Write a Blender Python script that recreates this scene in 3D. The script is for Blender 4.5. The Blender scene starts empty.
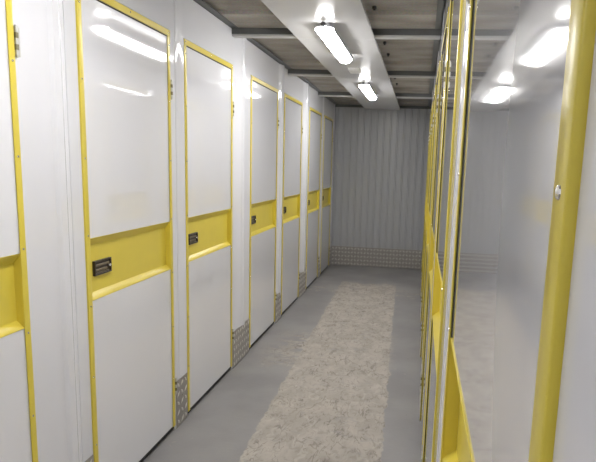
import bpy, math
from mathutils import Matrix, Vector

C = bpy.context.scene.collection
S = bpy.context.scene

# ------------------------------------------------------------------ dimensions (metres)
XL = -1.2913          # face of the left partition
XR = 0.0758           # face of the right partition
YEND = 8.25           # face of the end wall
YBACK = -2.6          # the corridor goes on behind the viewer
ZWALL = 2.362         # top of partitions
ZDOOR = 2.134         # top of doors
ZBT, ZBB = 1.1764, 0.921   # recessed yellow band
ZSOF = 2.306          # underside of white ceiling panel
ZDECK = 2.385         # underside of deck
BEAMS = [-0.98, 0.58, 2.14, 3.735, 5.31, 6.87]

LEFT_DOORS = [(0.902, 1.682), (2.019, 2.793), (2.967, 3.745), (4.160, 4.957),
              (5.187, 5.972), (6.371, 7.140), (7.328, 8.058)]
RIGHT_DOORS = [(0.286, 1.090), (1.425, 2.190), (2.370, 3.155), (3.500, 4.285),
               (4.465, 5.250), (5.600, 6.385), (6.565, 7.350)]

# ------------------------------------------------------------------ materials
def new_mat(name):
    m = bpy.data.materials.new(name); m.use_nodes = True
    nt = m.node_tree
    return m, nt, nt.nodes['Principled BSDF']

def flat(name, col, rough=0.5, metal=0.0, spec=0.5, var=0.0, scale=8.0, bump=0.0, bscale=60.0):
    m, nt, b = new_mat(name)
    b.inputs['Base Color'].default_value = (*col, 1)
    b.inputs['Roughness'].default_value = rough
    b.inputs['Metallic'].default_value = metal
    b.inputs['Specular IOR Level'].default_value = spec
    tc = nt.nodes.new('ShaderNodeTexCoord')
    if var > 0:
        n = nt.nodes.new('ShaderNodeTexNoise'); n.inputs['Scale'].default_value = scale
        n.inputs['Detail'].default_value = 5
        nt.links.new(tc.outputs['Object'], n.inputs['Vector'])
        r = nt.nodes.new('ShaderNodeMix'); r.data_type = 'RGBA'
        r.inputs[6].default_value = (*[c * (1 - var) for c in col], 1)
        r.inputs[7].default_value = (*[min(1, c * (1 + var)) for c in col], 1)
        nt.links.new(n.outputs['Fac'], r.inputs[0])
        nt.links.new(r.outputs[2], b.inputs['Base Color'])
    if bump > 0:
        n2 = nt.nodes.new('ShaderNodeTexNoise'); n2.inputs['Scale'].default_value = bscale
        n2.inputs['Detail'].default_value = 3
        nt.links.new(tc.outputs['Object'], n2.inputs['Vector'])
        bp = nt.nodes.new('ShaderNodeBump'); bp.inputs['Strength'].default_value = bump
        bp.inputs['Distance'].default_value = 0.002
        nt.links.new(n2.outputs['Fac'], bp.inputs['Height'])
        nt.links.new(bp.outputs['Normal'], b.inputs['Normal'])
    return m

M = {}
M['white'] = flat('white_gloss_panel', (0.80, 0.805, 0.84), 0.055, spec=0.5, var=0.02, scale=3)
_b = M['white'].node_tree.nodes['Principled BSDF']        # clear lacquer over the door sheets
_b.inputs['Coat Weight'].default_value = 1.0; _b.inputs['Coat Roughness'].default_value = 0.04; _b.inputs['Coat IOR'].default_value = 1.5
M['post'] = flat('white_cladding', (0.745, 0.75, 0.785), 0.07, var=0.015, scale=4)
M['soffit'] = flat('white_ceiling_panel', (0.66, 0.66, 0.665), 0.20, spec=0.35, var=0.02, scale=3)
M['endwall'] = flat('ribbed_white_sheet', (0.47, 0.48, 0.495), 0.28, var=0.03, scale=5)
M['yellow'] = flat('yellow_painted_steel', (0.73, 0.595, 0.075), 0.28, var=0.04, scale=14, bump=0.06, bscale=420)
M['rivet'] = flat('bright_rivet', (0.72, 0.71, 0.70), 0.25, metal=1.0)
M['gap_strip'] = flat('black_gap_strip', (0.012, 0.012, 0.012), 0.6)  # paints the shadow line inside the trims; also the foot strip
M['zinc'] = flat('zinc_hinge', (0.62, 0.62, 0.58), 0.35, metal=0.7, var=0.1, scale=60)
M['bronze'] = flat('dark_bronze_latch', (0.055, 0.045, 0.035), 0.38, metal=0.4, var=0.2, scale=90)
M['bronze_pale'] = flat('pale_bronze_rail', (0.20, 0.165, 0.11), 0.35, metal=0.6, var=0.2, scale=90)  # lighter bronze for the latch rails
M['hinge_dark'] = flat('dull_hinge_knuckle', (0.24, 0.22, 0.13), 0.4, metal=0.4)
M['chrome'] = flat('steel_knob', (0.75, 0.74, 0.72), 0.2, metal=1.0)
M['tread'] = flat('aluminium_tread_plate', (0.38, 0.36, 0.335), 0.45, metal=0.5, var=0.15, scale=20)
M['polished'] = flat('polished_tread_tops', (0.72, 0.70, 0.67), 0.36, metal=0.6)
M['steel'] = flat('dark_steel', (0.13, 0.135, 0.135), 0.45, metal=0.2, var=0.15, scale=10)
M['strip'] = flat('pale_beam_strip', (0.50, 0.50, 0.49), 0.35)
M['plastic'] = flat('white_plastic', (0.78, 0.78, 0.76), 0.35)
M['grey_plastic'] = flat('grey_fixture_plastic', (0.34, 0.34, 0.35), 0.45)
M['dark_plastic'] = flat('dark_gland_plastic', (0.05, 0.05, 0.055), 0.45)
M['plain'] = flat('plain_white_wall', (0.72, 0.72, 0.74), 0.35)

m, nt, b = new_mat('lit_diffuser')
b.inputs['Base Color'].default_value = (0.9, 0.9, 0.9, 1)
b.inputs['Emission Color'].default_value = (1.0, 0.985, 0.975, 1)
b.inputs['Emission Strength'].default_value = 43.0
b.inputs['Roughness'].default_value = 0.4
M['lamp'] = m

# deck above: rough brown-grey board, blotchy
m, nt, b = new_mat('rough_deck_board')
L = nt.links
tc = nt.nodes.new('ShaderNodeTexCoord')
mp = nt.nodes.new('ShaderNodeMapping'); mp.inputs['Scale'].default_value = (1.0, 2.2, 1)
L.new(tc.outputs['Object'], mp.inputs['Vector'])
n1 = nt.nodes.new('ShaderNodeTexNoise'); n1.inputs['Scale'].default_value = 2.6; n1.inputs['Detail'].default_value = 9
L.new(mp.outputs['Vector'], n1.inputs['Vector'])
n2 = nt.nodes.new('ShaderNodeTexNoise'); n2.inputs['Scale'].default_value = 70; n2.inputs['Detail'].default_value = 4
L.new(tc.outputs['Object'], n2.inputs['Vector'])
rp = nt.nodes.new('ShaderNodeValToRGB')
rp.color_ramp.elements[0].position = 0.32; rp.color_ramp.elements[0].color = (0.33, 0.30, 0.262, 1)
rp.color_ramp.elements[1].position = 0.68; rp.color_ramp.elements[1].color = (0.51, 0.48, 0.435, 1)
L.new(n1.outputs['Fac'], rp.inputs['Fac'])
mx = nt.nodes.new('ShaderNodeMix'); mx.data_type = 'RGBA'; mx.blend_type = 'MULTIPLY'; mx.inputs[0].default_value = 0.5
L.new(rp.outputs['Color'], mx.inputs[6]); L.new(n2.outputs['Color'], mx.inputs[7])
L.new(mx.outputs[2], b.inputs['Base Color'])
b.inputs['Roughness'].default_value = 0.9
bp = nt.nodes.new('ShaderNodeBump'); bp.inputs['Strength'].default_value = 0.4; bp.inputs['Distance'].default_value = 0.004
L.new(n2.outputs['Fac'], bp.inputs['Height']); L.new(bp.outputs['Normal'], b.inputs['Normal'])
M['deck'] = m

# floor: grey paint worn through to pale concrete along the walking line
def floor_material():
    m, nt, b = new_mat('worn_painted_concrete')
    N, L = nt.nodes, nt.links
    tc = N.new('ShaderNodeTexCoord')
    sep = N.new('ShaderNodeSeparateXYZ'); L.new(tc.outputs['Object'], sep.inputs[0])
    def math_(op, a, bb=None, cl=False):
        n = N.new('ShaderNodeMath'); n.operation = op; n.use_clamp = cl
        for i, v in enumerate((a, bb)):
            if v is None: continue
            if isinstance(v, (int, float)): n.inputs[i].default_value = v
            else: L.new(v, n.inputs[i])
        return n.outputs[0]
    def noise(scale, detail=4, sx=1, sy=1, rot=0.0, dist=0.0):
        mp = N.new('ShaderNodeMapping'); mp.inputs['Scale'].default_value = (sx, sy, 1)
        mp.inputs['Rotation'].default_value = (0, 0, rot)
        L.new(tc.outputs['Object'], mp.inputs['Vector'])
        n = N.new('ShaderNodeTexNoise'); n.inputs['Scale'].default_value = scale
        n.inputs['Detail'].default_value = detail; n.inputs['Distortion'].default_value = dist
        L.new(mp.outputs['Vector'], n.inputs['Vector'])
        return n.outputs['Fac']
    def smooth(v, lo, hi):
        n = N.new('ShaderNodeMapRange'); n.interpolation_type = 'SMOOTHSTEP'
        n.inputs['From Min'].default_value = lo; n.inputs['From Max'].default_value = hi
        L.new(v, n.inputs['Value']); return n.outputs['Result']
    def mixc(f, a, c):
        n = N.new('ShaderNodeMix'); n.data_type = 'RGBA'
        L.new(f, n.inputs[0])
        for i, v in ((6, a), (7, c)):
            if isinstance(v, tuple): n.inputs[i].default_value = (*v, 1)
            else: L.new(v, n.inputs[i])
        return n.outputs[2]
    x, y = sep.outputs[0], sep.outputs[1]
    jit = math_('MULTIPLY', math_('SUBTRACT', noise(5, 5, dist=0.5), 0.5), 0.05)
    jit2 = math_('MULTIPLY', math_('SUBTRACT', noise(18, 6), 0.5), 0.045)
    xj = math_('ADD', x, math_('ADD', jit, jit2))
    # left and right edges of the worn strip drift slightly with y
    xl = math_('ADD', math_('MULTIPLY', y, -0.0235), -0.785)
    xr = math_('ADD', math_('MULTIPLY', y, -0.0285), -0.045)
    inl = smooth(math_('SUBTRACT', xj, xl), -0.004, 0.004)
    inr = smooth(math_('SUBTRACT', xr, xj), -0.004, 0.004)
    yj = math_('ADD', y, math_('MULTIPLY', math_('SUBTRACT', noise(7, 5), 0.5), 0.7))
    iny = smooth(math_('SUBTRACT', 7.05, yj), -0.12, 0.12)
    strip = math_('MULTIPLY', math_('MULTIPLY', inl, inr), iny)
    # patchy wear crossing the strip, and flakes further along
    cross = math_('MULTIPLY', smooth(math_('ABSOLUTE', math_('SUBTRACT', yj, 4.35)), 0.60, 0.25),
                  smooth(noise(6.5, 6, 1.0, 2.2, 0.3, 0.8), 0.40, 0.52))
    cross = math_('MULTIPLY', cross, smooth(x, -1.32, -0.9))
    cross = math_('MULTIPLY', cross, smooth(math_('SUBTRACT', 0.0, x), 0.10, 0.25))
    far = math_('MULTIPLY', smooth(math_('ABSOLUTE', math_('SUBTRACT', yj, 6.55)), 0.35, 0.05),
                smooth(noise(8, 6, 1.0, 2.5, 0.2, 0.6), 0.52, 0.60))
    flecks = smooth(noise(15, 6, 1, 1, 0.7, 1.2), 0.70, 0.745)
    wear = math_('MAXIMUM', math_('MAXIMUM', strip, math_('MULTIPLY', cross, 0.9)),
                 math_('MAXIMUM', math_('MULTIPLY', far, 0.9), math_('MULTIPLY', flecks, 0.55)))
    # paint left inside the strip
    left = math_('MULTIPLY', smooth(noise(9, 7, 1.0, 1.6, 0.9, 1.0), 0.58, 0.68), 0.38)
    wear = math_('SUBTRACT', wear, math_('MULTIPLY', left, wear), True)
    conc = mixc(smooth(noise(9, 9, 1, 0.6, 0, 0.4), 0.30, 0.70), (0.39, 0.358, 0.318), (0.475, 0.438, 0.393))
    mott = smooth(noise(30, 6, 1, 0.6, 0.5, 0.8), 0.50, 0.68)
    conc = mixc(math_('MULTIPLY', mott, 0.30), conc, (0.20, 0.18, 0.155))
    for sc, ro, am in ((11, 0.45, .60), (15, -0.55, .55), (9, -0.1, .45)):      # thin scuffs
        ln = smooth(math_('ABSOLUTE', math_('SUBTRACT', noise(sc, 3, 1, 0.4, ro, 1.2), 0.5)), 0.022, 0.006)
        ln = math_('MULTIPLY', ln, smooth(noise(sc * 0.9, 2, 1, 0.7, ro + 1.0), 0.50, 0.60))
        conc = mixc(math_('MULTIPLY', ln, am), conc, (0.17, 0.152, 0.132))
    lite = smooth(noise(16, 5, 1, 0.6, 0.8, 1.0), 0.56, 0.70)
    conc = mixc(math_('MULTIPLY', lite, 0.55), conc, (0.54, 0.51, 0.465))
    paint = mixc(smooth(noise(2.3, 6), 0.3, 0.7), (0.262, 0.256, 0.255), (0.322, 0.314, 0.311))
    paint = mixc(math_('MULTIPLY', smooth(noise(40, 4), 0.62, 0.72), 0.3), paint, (0.32, 0.31, 0.30))
    paint = mixc(math_('MULTIPLY', smooth(noise(19, 3, 1, 1, 1.3), 0.735, 0.76), 0.6), paint, (0.10, 0.095, 0.09))
    col = mixc(wear, paint, conc)
    L.new(col, b.inputs['Base Color'])
    rg = N.new('ShaderNodeMapRange'); rg.inputs['To Min'].default_value = 0.48; rg.inputs['To Max'].default_value = 0.72
    L.new(wear, rg.inputs['Value']); L.new(rg.outputs['Result'], b.inputs['Roughness'])
    b.inputs['Specular IOR Level'].default_value = 0.35
    bp = N.new('ShaderNodeBump'); bp.inputs['Strength'].default_value = 0.35; bp.inputs['Distance'].default_value = 0.003
    L.new(noise(55, 5), bp.inputs['Height']); L.new(bp.outputs['Normal'], b.inputs['Normal'])
    return m
M['floor'] = floor_material()

# ------------------------------------------------------------------ mesh helpers
class MB:
    """collects faces; build() links them as one mesh object"""
    def __init__(self): self.v = []; self.f = []; self.m = []; self.s = []
    def add(self, vs, fs, mi=0, smooth=False):
        o = len(self.v); self.v += [tuple(p) for p in vs]
        for f in fs:
            self.f.append(tuple(i + o for i in f)); self.m.append(mi); self.s.append(smooth)
    def box(self, a, b, mi=0, bev=0.0):
        x0, x1 = sorted((a[0], b[0])); y0, y1 = sorted((a[1], b[1])); z0, z1 = sorted((a[2], b[2]))
        if bev <= 0:
            vs = [(x, y, z) for x in (x0, x1) for y in (y0, y1) for z in (z0, z1)]
            self.add(vs, [(0, 1, 3, 2), (4, 6, 7, 5), (0, 4, 5, 1), (2, 3, 7, 6), (0, 2, 6, 4), (1, 5, 7, 3)], mi)
            return
        e = bev; vs = []; 
        for x, sx in ((x0, 1), (x1, -1)):
            for y, sy in ((y0, 1), (y1, -1)):
                for z, sz in ((z0, 1), (z1, -1)):
                    vs += [(x, y + sy * e, z + sz * e), (x + sx * e, y, z + sz * e), (x + sx * e, y + sy * e, z)]
        def I(i, j, k, w): return (i * 4 + j * 2 + k) * 3 + w
        fs = []
        for i in (0, 1): fs.append((I(i,0,0,0), I(i,0,1,0), I(i,1,1,0), I(i,1,0,0)))
        for j in (0, 1): fs.append((I(0,j,0,1), I(0,j,1,1), I(1,j,1,1), I(1,j,0,1)))
        for k in (0, 1): fs.append((I(0,0,k,2), I(0,1,k,2), I(1,1,k,2), I(1,0,k,2)))
        for j in (0, 1):
            for k in (0, 1): fs.append((I(0,j,k,1), I(0,j,k,2), I(1,j,k,2), I(1,j,k,1)))
        for i in (0, 1):
            for k in (0, 1): fs.append((I(i,0,k,0), I(i,0,k,2), I(i,1,k,2), I(i,1,k,0)))
            for j in (0, 1): fs.append((I(i,j,0,0), I(i,j,0,1), I(i,j,1,1), I(i,j,1,0)))
            for j in (0, 1):
                for k in (0, 1): fs.append((I(i,j,k,0), I(i,j,k,1), I(i,j,k,2)))
        self.add(vs, fs, mi)
    def loft(self, rings, mi=0, cap=True, smooth=False):
        n = len(rings[0]); vs = [p for r in rings for p in r]; fs = []
        for k in range(len(rings) - 1):
            for i in range(n):
                j = (i + 1) % n
                fs.append((k * n + i, k * n + j, (k + 1) * n + j, (k + 1) * n + i))
        self.add(vs, fs, mi, smooth)
        if cap:
            self.add(rings[0], [tuple(range(n - 1, -1, -1))], mi)
            self.add(rings[-1], [tuple(range(n))], mi)
    def cyl(self, p, q, r, n=12, mi=0, smooth=True):
        p, q = Vector(p), Vector(q); d = (q - p).normalized()
        a = d.orthogonal().normalized(); c = d.cross(a)
        self.loft([[o + (a * math.cos(t) + c * math.sin(t)) * r for t in [2 * math.pi * i / n for i in range(n)]] for o in (p, q)], mi, True, smooth)
    def dome(self, p, nrm, r, h, n=10, mi=0):
        p, d = Vector(p), Vector(nrm); a = d.orthogonal().normalized(); c = d.cross(a)
        rings = []
        for k in range(4):
            t = k / 3.0 * math.pi / 2 * 0.92
            rings.append([p + d * (h * math.sin(t)) + (a * math.cos(u) + c * math.sin(u)) * (r * math.cos(t)) for u in [2 * math.pi * i / n for i in range(n)]])
        self.loft(rings, mi, True, True)
    def build(self, name, mats, parent=None, origin=(0, 0, 0)):
        me = bpy.data.meshes.new(name)
        o = origin
        me.from_pydata([(p[0] - o[0], p[1] - o[1], p[2] - o[2]) for p in self.v], [], self.f)
        for mm in (mats if isinstance(mats, (list, tuple)) else [mats]): me.materials.append(mm)
        for p, mi, sm in zip(me.polygons, self.m, self.s): p.material_index = mi; p.use_smooth = sm
        me.validate(); me.update()
        import bmesh
        bm = bmesh.new(); bm.from_mesh(me)
        bmesh.ops.remove_doubles(bm, verts=bm.verts, dist=1e-6)
        bmesh.ops.recalc_face_normals(bm, faces=bm.faces)
        bm.to_mesh(me); bm.free()
        me.set_sharp_from_angle(angle=math.radians(28))
        ob = bpy.data.objects.new(name, me); C.objects.link(ob)
        if parent is not None: ob.parent = parent
        else: ob.location = o
        return ob

def structure(ob): ob['kind'] = 'structure'; return ob

def thing(name, label, cat, loc, group=None):
    o = bpy.data.objects.new(name, None); C.objects.link(o)
    o.location = loc; o.empty_display_size = 0.1
    o['label'] = label; o['category'] = cat; o['kind'] = 'thing'
    if group: o['group'] = group
    return o

# side: +1 left partition (faces +X), -1 right partition (faces -X)
def wx(side, d): return XL + d if side > 0 else XR - d

# ------------------------------------------------------------------ partitions (posts, ribs, headers)
def post_rib(mb, side, y0, y1, z0, z1, wide):
    """cladding strip from y0 to y1 with raised folds"""
    c = 0.5 * (y0 + y1) + 0.01
    back = -0.06
    if wide and side > 0:
        mb.box((wx(side, -.0005), y0, 0), (wx(side, back), y1, .276)); z0 = .276      # plain foot behind the kick plate
        prof = [(y0, -.0005), (c-.083, -.0005), (c-.058, .008), (c-.018, .008), (c-.004, .018), (c+.030, .018),
                (c+.048, .008), (c+.068, .008), (c+.073, -.012), (c+.083, -.012), (c+.086, -.0005), (y1, -.0005)]
    elif wide:            # two cladding edges meeting in a shallow channel
        prof = [(y0, -.0005), (c-.050, -.0005), (c-.044, .001), (c-.022, .001), (c-.018, -.008), (c+.012, -.008),
                (c+.016, .001), (c+.040, .001), (c+.046, -.0005), (y1, -.0005)]
    else:
        w = y1 - y0
        prof = [(y0, -.0005), (y0+w*.34, -.0005), (y0+w*.37, -.006), (y0+w*.40, -.0005), (y0+w*.62, -.0005),
                (y0+w*.66, .002), (y1, .002)]
    r0 = [(wx(side, d), y, z0) for y, d in prof] + [(wx(side, back), y1, z0), (wx(side, back), y0, z0)]
    r1 = [(p[0], p[1], z1) for p in r0]
    mb.loft([r0, r1])

def partition(name, side, doors):
    mb = MB()
    gap = 0.003
    # plain cladding behind the viewer up to the first door
    mb.box((wx(side, -.0005), YBACK, 0), (wx(side, -.06), doors[0][0] - gap, ZWALL))
    spans = [(doors[i][1] + gap, doors[i + 1][0] - gap) for i in range(len(doors) - 1)]
    spans.append((doors[-1][1] + gap, YEND))
    for a, b in spans:
        wide = b - a > 0.21 and b - a < 0.6
        post_rib(mb, side, a, b, 0, ZWALL, wide)
    for a, b in doors:                       # header above every door
        mb.box((wx(side, -.0005), a - gap, ZDOOR + gap), (wx(side, -.06), b + gap, ZWALL))
    structure(mb.build(name, M['post']))
    return spans

spans_left = partition('wall_left', 1, LEFT_DOORS)
spans_right = partition('wall_right', -1, RIGHT_DOORS)

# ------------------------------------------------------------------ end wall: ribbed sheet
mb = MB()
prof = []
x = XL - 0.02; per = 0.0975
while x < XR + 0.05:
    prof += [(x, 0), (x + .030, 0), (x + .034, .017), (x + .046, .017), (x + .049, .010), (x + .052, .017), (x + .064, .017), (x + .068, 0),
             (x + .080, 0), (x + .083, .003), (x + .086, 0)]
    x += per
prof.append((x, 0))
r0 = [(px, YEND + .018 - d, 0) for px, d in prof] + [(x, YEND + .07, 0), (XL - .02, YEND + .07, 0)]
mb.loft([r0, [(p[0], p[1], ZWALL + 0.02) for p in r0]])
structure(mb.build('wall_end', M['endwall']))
mb = MB(); mb.box((XL - .06, YBACK - .06, 0), (XR + .06, YBACK, ZDECK + .03)); structure(mb.build('wall_back', M['plain']))

# floor
mb = MB(); mb.box((XL - .12, YBACK - .06, -.05), (XR + .12, YEND + .07, 0)); structure(mb.build('floor', M['floor']))

# ------------------------------------------------------------------ ceiling deck, beams, angles, white ceiling panel
mb = MB()
ys = [(YBACK - .06, 0)]
for yb in BEAMS + [YEND - .03]:
    ys += [(yb - .36, 0), (yb - .33, .018), (yb - .02, .018), (yb, .018), (yb + .005, 0)]
ys.append((YEND + .07, 0))
prof = [(y, ZDECK - d) for y, d in ys]
r0 = [(XL - .06, y, z) for y, z in prof] + [(XL - .06, YEND + .07, ZDECK + .06), (XL - .06, YBACK - .06, ZDECK + .06)]
mb.loft([r0, [(XR + .06, p[1], p[2]) for p in r0]])
for by in (2.90, 3.30, 4.20, 4.62, 5.78, 6.2):
    mb.cyl((-.312, by, ZDECK + .004), (-.312, by, ZDECK - .014), .012, 10, 1)
    mb.cyl((-.312, by, ZDECK - .014), (-.312, by, ZDECK - .022), .007, 8, 1)
structure(mb.build('ceiling', [M['deck'], M['dark_plastic']]))

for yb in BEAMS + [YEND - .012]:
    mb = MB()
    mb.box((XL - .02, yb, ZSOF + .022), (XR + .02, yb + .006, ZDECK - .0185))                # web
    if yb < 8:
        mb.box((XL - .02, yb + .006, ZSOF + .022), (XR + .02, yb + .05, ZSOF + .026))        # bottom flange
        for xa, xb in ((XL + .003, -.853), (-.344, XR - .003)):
            mb.box((xa, yb - .006, ZSOF + .005), (xb, yb + .045, ZSOF + .0215), 1, .003)     # paler strip under the web
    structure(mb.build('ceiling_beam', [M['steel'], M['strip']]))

for i, (xa, xb, xc) in enumerate(((XL - .01, XL + .045, XL + .006), (XR + .01, XR - .040, XR - .006))):
    mb = MB()
    cuts = [YBACK] + BEAMS + [YEND - .03]
    for a, b in zip(cuts[:-1], cuts[1:]):
        mb.box((xa, a + .055, ZWALL + .001), (xb, b - .01, ZWALL + .008))
        mb.box((xa, a + .055, ZWALL + .001), (xc, b - .01, ZDECK - .0185))
    structure(mb.build('trim_%d' % (i + 1), M['steel']))

mb = MB()
cuts = [YBACK] + [b + .018 for b in BEAMS] + [YEND - .02]
for a, b in zip(cuts[:-1], cuts[1:]):
    # tray-like sheet with folded edges
    a2, b2 = a + .0012, b - .0012
    pr = [(-.852, ZSOF + .016), (-.852, ZSOF), (-.345, ZSOF), (-.345, ZSOF + .016), (-.349, ZSOF + .016), (-.349, ZSOF + .004), (-.848, ZSOF + .004), (-.848, ZSOF + .016)]
    mb.loft([[(px, a2, pz) for px, pz in pr], [(px, b2, pz) for px, pz in pr]])
structure(mb.build('ceiling_panel', M['soffit']))

# ------------------------------------------------------------------ storage doors
def panel(side, y0, y1, z0, z1, seed, amp):
    """sheet with a slight real bow, 32 mm thick"""
    mb = MB(); ny, nz = 14, max(4, int((z1 - z0) / .06))
    vs = []
    for i in range(ny + 1):
        for k in range(nz + 1):
            u, w = i / ny, k / nz
            y, z = y0 + (y1 - y0) * u, z0 + (z1 - z0) * w
            e = math.sin(math.pi * u) * math.sin(math.pi * w)
            d = amp * e * (0.9 + 0.3 * math.sin(2.3 * z + seed * 1.7) * math.sin(4.1 * (y - y0) + seed)) 
            vs.append((wx(side, d), y, z))
    fs = [(i * (nz + 1) + k, (i + 1) * (nz + 1) + k, (i + 1) * (nz + 1) + k + 1, i * (nz + 1) + k + 1) for i in range(ny) for k in range(nz)]
    mb.add(vs, fs, 0, True)
    edge = [i * (nz + 1) for i in range(ny + 1)] + [ny * (nz + 1) + k for k in range(1, nz + 1)] + \
           [i * (nz + 1) + nz for i in range(ny - 1, -1, -1)] + [k for k in range(nz - 1, 0, -1)]
    rim = [vs[e] for e in edge]
    bk = [(wx(side, -.030), p[1], p[2]) for p in rim]
    mb.loft([rim, bk], 0, False)
    mb.add(bk, [tuple(range(len(bk)))])
    return mb

def make_door(side, y0, y1, label, group, seed):
    nx = 1 if side > 0 else -1
    root = thing('storage_locker_door', label, 'door', (wx(side, 0), .5 * (y0 + y1), 0), group)
    org = tuple(root.location)
    T = .027; zb = .034
    amp = .0013 if side > 0 else .00025
    ya, yb = y0 + .006, y1 - .006
    def P(d, y, z): return (wx(side, d), y, z)
    panel(side, ya, yb, ZBT, ZDOOR - .008, seed, amp).build('panel', M['white'], root, org)
    panel(side, ya, yb, zb, ZBB, seed + 3, amp).build('panel', M['white'], root, org)
    # recessed yellow tray across the middle
    mb = MB(); t0, t1 = y0 + T - .001, y1 - T + .001
    def loop(d, a, b, c, e): return [P(d, a, c), P(d, b, c), P(d, b, e), P(d, a, e)]
    rings = [loop(-.030, t0 - .019, t1 + .019, ZBB + .0005, ZBT - .0005), loop(.0015, t0 - .019, t1 + .019, ZBB + .0005, ZBT - .0005),
             loop(.0022, t0, t1, ZBB + .001, ZBT - .001), loop(.0010, t0 + .001, t1 - .001, ZBB + .004, ZBT - .004),
             loop(-.024, t0 + .001, t1 - .001, ZBB + .026, ZBT - .033)]
    mb.loft(rings)
    mb.build('recessed_band', M['yellow'], root, org)
    # edge trims with rivets
    def trim(a, b, z0, z1, rivets, outer):
        mb = MB()
        if outer:     # vertical L-profile with rounded outer edge
            s = 1 if outer < 0 else -1
            o = a if outer < 0 else b
            i_ = b if outer < 0 else a
            pr = [(o, -.030), (o, .0035), (o + s * .0003, .0044), (o + s * .0009, .0049), (o + s * .0018, .0052), (i_ - s * .0015, .0052), (i_, .0045), (i_, .0022), (o + s * .004, .0022), (o + s * .004, -.030)]
            mb.loft([[P(d, y, z0) for y, d in pr], [P(d, y, z1) for y, d in pr]])
        else:
            pr = [(z1, -.030), (z1, .0035), (z1 - .0015, .0055), (z0 + .0015, .0058), (z0, .005), (z0, .0022), (z1 - .004, .0022), (z1 - .004, -.030)]
            mb.loft([[P(d, a, z) for z, d in pr], [P(d, b, z) for z, d in pr]])
        for ry, rz in rivets: mb.dome(P(.0050, ry, rz), (nx, 0, 0), .0042, .0022, 10, 1)
        return mb.build('trim', [M['yellow'], M['rivet']], root, org)
    zr = [.308, .605, .903, 1.189, 1.490, 1.786, 2.06]
    trim(y0, y0 + T, zb - .004, ZDOOR - .031, [(y0 + .0135, z) for z in zr], -1)
    trim(y1 - T, y1, zb - .004, ZDOOR - .031, [(y1 - .0135, z) for z in zr], 1)
    trim(y0, y1, ZDOOR - .030, ZDOOR, [(y0 + .014, ZDOOR - .014), (.5 * (y0 + y1), ZDOOR - .014), (y1 - .014, ZDOOR - .014)], 0)
    # shadow line just inside the trims, painted as thin black strips
    def add_gap_strip(p, q):
        mb = MB(); mb.box(p, q); mb.build('gap_strip', M['gap_strip'], root, org)
    g = .002
    if side < 0:
        for za, zc in ((zb, ZBB - .001), (ZBT + .001, ZDOOR - .036)):
            add_gap_strip(P(.0004, y1 - T - g, za), P(.0016, y1 - T, zc))
    add_gap_strip(P(.0008, y0 + T, ZDOOR - .0355), P(.0034, y1 - T, ZDOOR - .031))
    add_gap_strip(P(-.028, y0 + .008, zb - .020), P(-.001, y1 - .008, zb))      # black strip along the foot
    # hinges on the far edge
    for hz in (.212, 1.803):
        mb = MB(); n = 5; hh = .090 / n
        for k in range(n):
            z0 = hz + k * hh
            mb.cyl(P(.0060, y1 + .008, z0 + .0008), P(.0060, y1 + .008, z0 + hh - .0008), .0065, 12, 0 if k % 2 == 0 else 1)
        mb.cyl(P(.0060, y1 + .008, hz - .004), P(.0060, y1 + .008, hz + .094), .0042, 10, 0)
        mb.box(P(.0001, y1 + .006, hz), P(.0018, y1 + .030, hz + .090), 0, .0006)
        mb.build('hinge', [M['zinc'], M['hinge_dark']], root, org)
    # latch in the tray, near edge
    la, lb, lz0, lz1 = y0 + .080, y0 + .205, 1.012, 1.074
    mb = MB()
    mb.box(P(-.0245, la, lz0), P(-.020, lb, lz1), 0, .001)
    mb.box(P(-.0205, la, lz1 - .006), P(-.012, lb, lz1), 0, .001)
    mb.box(P(-.0205, la, lz0), P(-.012, lb, lz0 + .006), 0, .001)
    mb.box(P(-.0205, la, lz0 + .006), P(-.012, la + .006, lz1 - .006), 0, .001)
    mb.box(P(-.0205, lb - .006, lz0 + .006), P(-.012, lb, lz1 - .006), 0, .001)
    lp = mb.build('latch', M['bronze'], root, org)
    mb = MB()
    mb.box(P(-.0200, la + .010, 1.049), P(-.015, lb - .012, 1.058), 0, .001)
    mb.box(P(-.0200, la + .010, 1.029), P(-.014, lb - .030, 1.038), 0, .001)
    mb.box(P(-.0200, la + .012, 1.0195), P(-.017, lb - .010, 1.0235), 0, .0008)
    mb.build('slide_bolt', M['bronze_pale'], lp, org)
    mb = MB()
    mb.cyl(P(-.0195, lb - .020, 1.044), P(-.007, lb - .020, 1.044), .0055, 12)
    mb.dome(P(-.0075, lb - .020, 1.044), (nx, 0, 0), .0068, .004, 12)
    mb.build('knob', M['chrome'], lp, org)
    return root

GL, GR = 'storage doors along the left partition', 'storage doors along the right partition'
left_labels = [
    'white yellow-trimmed storage door at the left picture edge, only its hinge side showing',
    'white yellow-trimmed storage door with a bright lamp streak above a fainter one',
    'white yellow-trimmed storage door in left row, fifth from the ribbed end wall',
    'white yellow-trimmed storage door in left row, fourth from the ribbed end wall',
    'white yellow-trimmed storage door in left row, third from the ribbed end wall',
    'white yellow-trimmed storage door in left row, second from the ribbed end wall',
    'white yellow-trimmed storage door in left row, last before the ribbed end wall']
for i, (a, b) in enumerate(LEFT_DOORS): make_door(1, a, b, left_labels[i], GL, i)
ords = ['first', 'second', 'third', 'fourth', 'fifth', 'sixth', 'seventh']
for i, (a, b) in enumerate(RIGHT_DOORS):
    lab = ('large glossy white storage door on the right, lamps mirrored in it' if i == 0 else
           'storage door sliver in the edge-on right row, %s beyond the glossy mirror-like door' % ords[i - 1])
    make_door(-1, a, b, lab, GR, i + 11)

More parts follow.
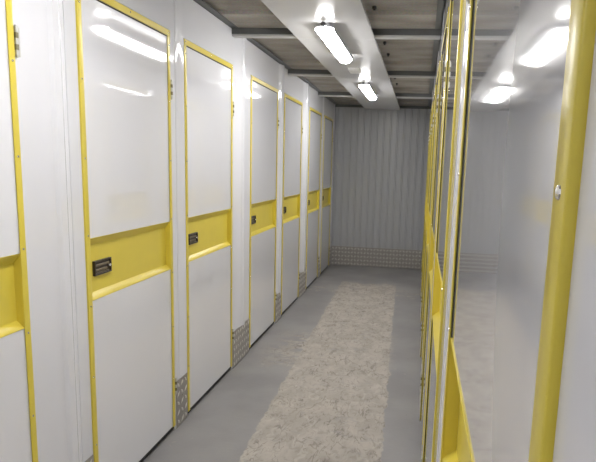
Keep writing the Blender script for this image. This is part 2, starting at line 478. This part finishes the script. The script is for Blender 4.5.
# ------------------------------------------------------------------ aluminium tread plates
def tread(center, u, nrm, w, h, name, label, group, z0=.004):
    """plate of width w along u, height h, raised lozenges in alternating directions"""
    c, u, n = Vector(center), Vector(u), Vector(nrm); zv = Vector((0, 0, 1))
    mb = MB(); t = .003
    p0 = c - u * (w / 2) + zv * z0; p1 = c + u * (w / 2) + zv * (z0 + h) + n * t
    mb.box(tuple(p0), tuple(p1))
    pit = .048; nc = max(1, round(w / pit)); px = w / nc
    nr = int(h / pit); pz = h / nr
    for i in range(nc):
        for k in range(nr):
            o = c - u * (w / 2) + u * (px * (i + .5)) + zv * (z0 + pz * (k + .5)) + n * t
            s = 1 if (i + k) % 2 else -1
            a = (u * s + zv).normalized(); bb = (u * s - zv).normalized()
            l, wd, hh = .023, .0090, .0034
            vs = [o + a * l, o + bb * wd, o - a * l, o - bb * wd, o + a * l * .45 + n * hh, o + bb * wd * .3 + n * hh, o - a * l * .45 + n * hh, o - bb * wd * .3 + n * hh]
            mb.add([tuple(q) for q in vs], [(0, 1, 5, 4), (1, 2, 6, 5), (2, 3, 7, 6), (3, 0, 4, 7), (4, 5, 6, 7)], 2)
    for su in (-1, 1):
        if w > .12:
            q = c + zv * (z0 + h * .62) + n * t + u * (0 if w < .25 else su * (w / 2 - .03))
            mb.dome(tuple(q), tuple(n), .005, .0025, 10, 1)
    org = tuple(c)
    ob = mb.build(name, [M['tread'], M['rivet'], M['polished']], None, org)
    ob['label'] = label; ob['category'] = 'kick plate'; ob['group'] = group; ob['kind'] = 'thing'
    return ob

GK = 'aluminium tread kick plates at the foot of the posts'
def door_pair(i): return ('first', 'second', 'third', 'fourth', 'fifth', 'sixth')[i]
for i, (a, b) in enumerate(spans_left):
    wide = b - a > .21
    lab = ('tread plate on left post touching the ribbed end wall' if i == len(spans_left) - 1 else
           'tread plate on left post, %s post before the end wall corner' % door_pair(len(spans_left) - 2 - i))
    w = b - a - .022
    tread((XL + .0022, .5 * (a + b) + .004, 0), (0, 1, 0), (1, 0, 0), w, .272, 'kick_plate', lab, GK)
for i, (a, b) in enumerate(spans_right):
    if not 1 <= i <= 5: continue
    wide = b - a > .21
    tread((XR - .0022, .5 * (a + b) + .004, 0), (0, 1, 0), (-1, 0, 0), b - a - .022, .272, 'kick_plate',
          'tread plate on edge-on right post, %s gap past the glossy door' % door_pair(i), GK)
tread(((XL + XR) / 2, YEND - .0012, 0), (1, 0, 0), (0, -1, 0), XR - XL - .012, .287, 'kick_plate',
      'wide tread plate across the foot of the ribbed end wall', GK)

# ------------------------------------------------------------------ tube lights on the white ceiling panel
LX, LLEN, LW = -.600, .94, .054
def outline(hw, y0, y1, z, ch):
    return [(-hw, y0 + ch, z), (-hw + ch, y0, z), (hw - ch, y0, z), (hw, y0 + ch, z), (hw, y1 - ch, z), (hw - ch, y1, z), (-hw + ch, y1, z), (-hw, y1 - ch, z)]
def tube_light(yc, label):
    root = thing('tube_light', label, 'light', (LX, yc, ZSOF), 'tube lights in a line along the ceiling')
    h2 = LLEN / 2
    mb = MB()
    mb.loft([outline(LW - .014, -h2 + .02, h2 - .02, -.0005, .012), outline(LW - .010, -h2 + .012, h2 - .012, -.020, .014),
             outline(LW + .005, -h2 + .006, h2 - .006, -.024, .018), outline(LW + .005, -h2 + .006, h2 - .006, -.042, .018)])
    mb.build('housing', M['grey_plastic'], root)
    mb = MB()
    mb.loft([outline(LW - .001, -h2, h2, -.030, .017), outline(LW - .001, -h2, h2, -.041, .017), outline(LW - .011, -h2 + .005, h2 - .005, -.051, .016),
             outline(LW - .026, -h2 + .014, h2 - .014, -.066, .014)])
    mb.build('diffuser', M['lamp'], root)
    mb = MB()
    for s in (-1,):
        mb.cyl((0, s * (h2 - .01), -.020), (0, s * (h2 + .020), -.020), .012, 14)
        mb.cyl((0, s * (h2 + .018), -.020), (0, s * (h2 + .034), -.020), .0155, 6, 0, False)
        mb.cyl((0, s * (h2 + .034), -.020), (0, s * (h2 + .045), -.020), .009, 12)
    mb.build('cable_gland', M['dark_plastic'], root)
    for k in (-1, 0, 1):
        for s in (-1, 1):
            mb = MB()
            mb.box((s * (LW + .004), k * .36 - .010, -.046), (s * (LW + .008), k * .36 + .010, -.024), 0, .0012)
            mb.build('clip', M['grey_plastic'], root)
    return root
tube_light(3.79, 'long lit tube light on the ceiling panel, the larger of two in view')
tube_light(6.07, 'lit tube light on the ceiling panel close to the ribbed end wall')
tube_light(1.50, 'lit tube light on the ceiling panel nearest overhead')
tube_light(-1.45, 'lit tube light on the ceiling panel behind the viewer')

root = thing('junction_box', 'small flat white plastic box on ceiling between the two tube lights', 'box', (-.612, 4.90, ZSOF))
mb = MB()
mb.loft([[(sx * .045, sy * .085, 0) for sx, sy in ((-1, -1), (1, -1), (1, 1), (-1, 1))], [(sx * .045, sy * .085, -.018) for sx, sy in ((-1, -1), (1, -1), (1, 1), (-1, 1))],
         [(sx * .041, sy * .081, -.022) for sx, sy in ((-1, -1), (1, -1), (1, 1), (-1, 1))]])
mb.build('housing', M['plastic'], root)
mb = MB(); mb.box((-.030, -.060, -.026), (.030, .060, -.0215), 0, .0015)
mb.build('cover', M['plastic'], root)

# ------------------------------------------------------------------ world, camera, colour management
w = bpy.data.worlds.new('world'); S.world = w; w.use_nodes = True
w.node_tree.nodes['Background'].inputs['Color'].default_value = (0.02, 0.02, 0.02, 1)
w.node_tree.nodes['Background'].inputs['Strength'].default_value = 0.2

F_PX, PITCH, YAW, ROLL, CX, CY = 557.85, .159544, .122285, .035823, 349.008, 255.031
F = Vector((-math.sin(YAW) * math.cos(PITCH), math.cos(YAW) * math.cos(PITCH), -math.sin(PITCH)))
R0 = Vector((math.cos(YAW), math.sin(YAW), 0)); U0 = R0.cross(F)
RR = math.cos(ROLL) * R0 + math.sin(ROLL) * U0; UU = -math.sin(ROLL) * R0 + math.cos(ROLL) * U0
cd = bpy.data.cameras.new('camera'); cam = bpy.data.objects.new('camera', cd); C.objects.link(cam)
cd.sensor_fit = 'HORIZONTAL'; cd.sensor_width = 36; cd.lens = F_PX * 36 / 596
cd.shift_x = -(CX - 298) / 596; cd.shift_y = (CY - 231) / 596
cd.clip_start = .01; cd.clip_end = 50
mt = Matrix((RR, UU, -F)).transposed().to_4x4(); mt.translation = Vector((0, 0, 1.5))
cam.matrix_world = mt
S.camera = cam

S.view_settings.view_transform = 'Standard'; S.view_settings.look = 'None'
S.view_settings.exposure = 0.08; S.view_settings.gamma = 1.0
S.view_settings.use_curve_mapping = False
S.cycles.use_denoising = True
S.cycles.use_adaptive_sampling = False
S.cycles.max_bounces = 14; S.cycles.diffuse_bounces = 8; S.cycles.glossy_bounces = 8
S.cycles.sample_clamp_indirect = 0
S.cycles.caustics_reflective = True
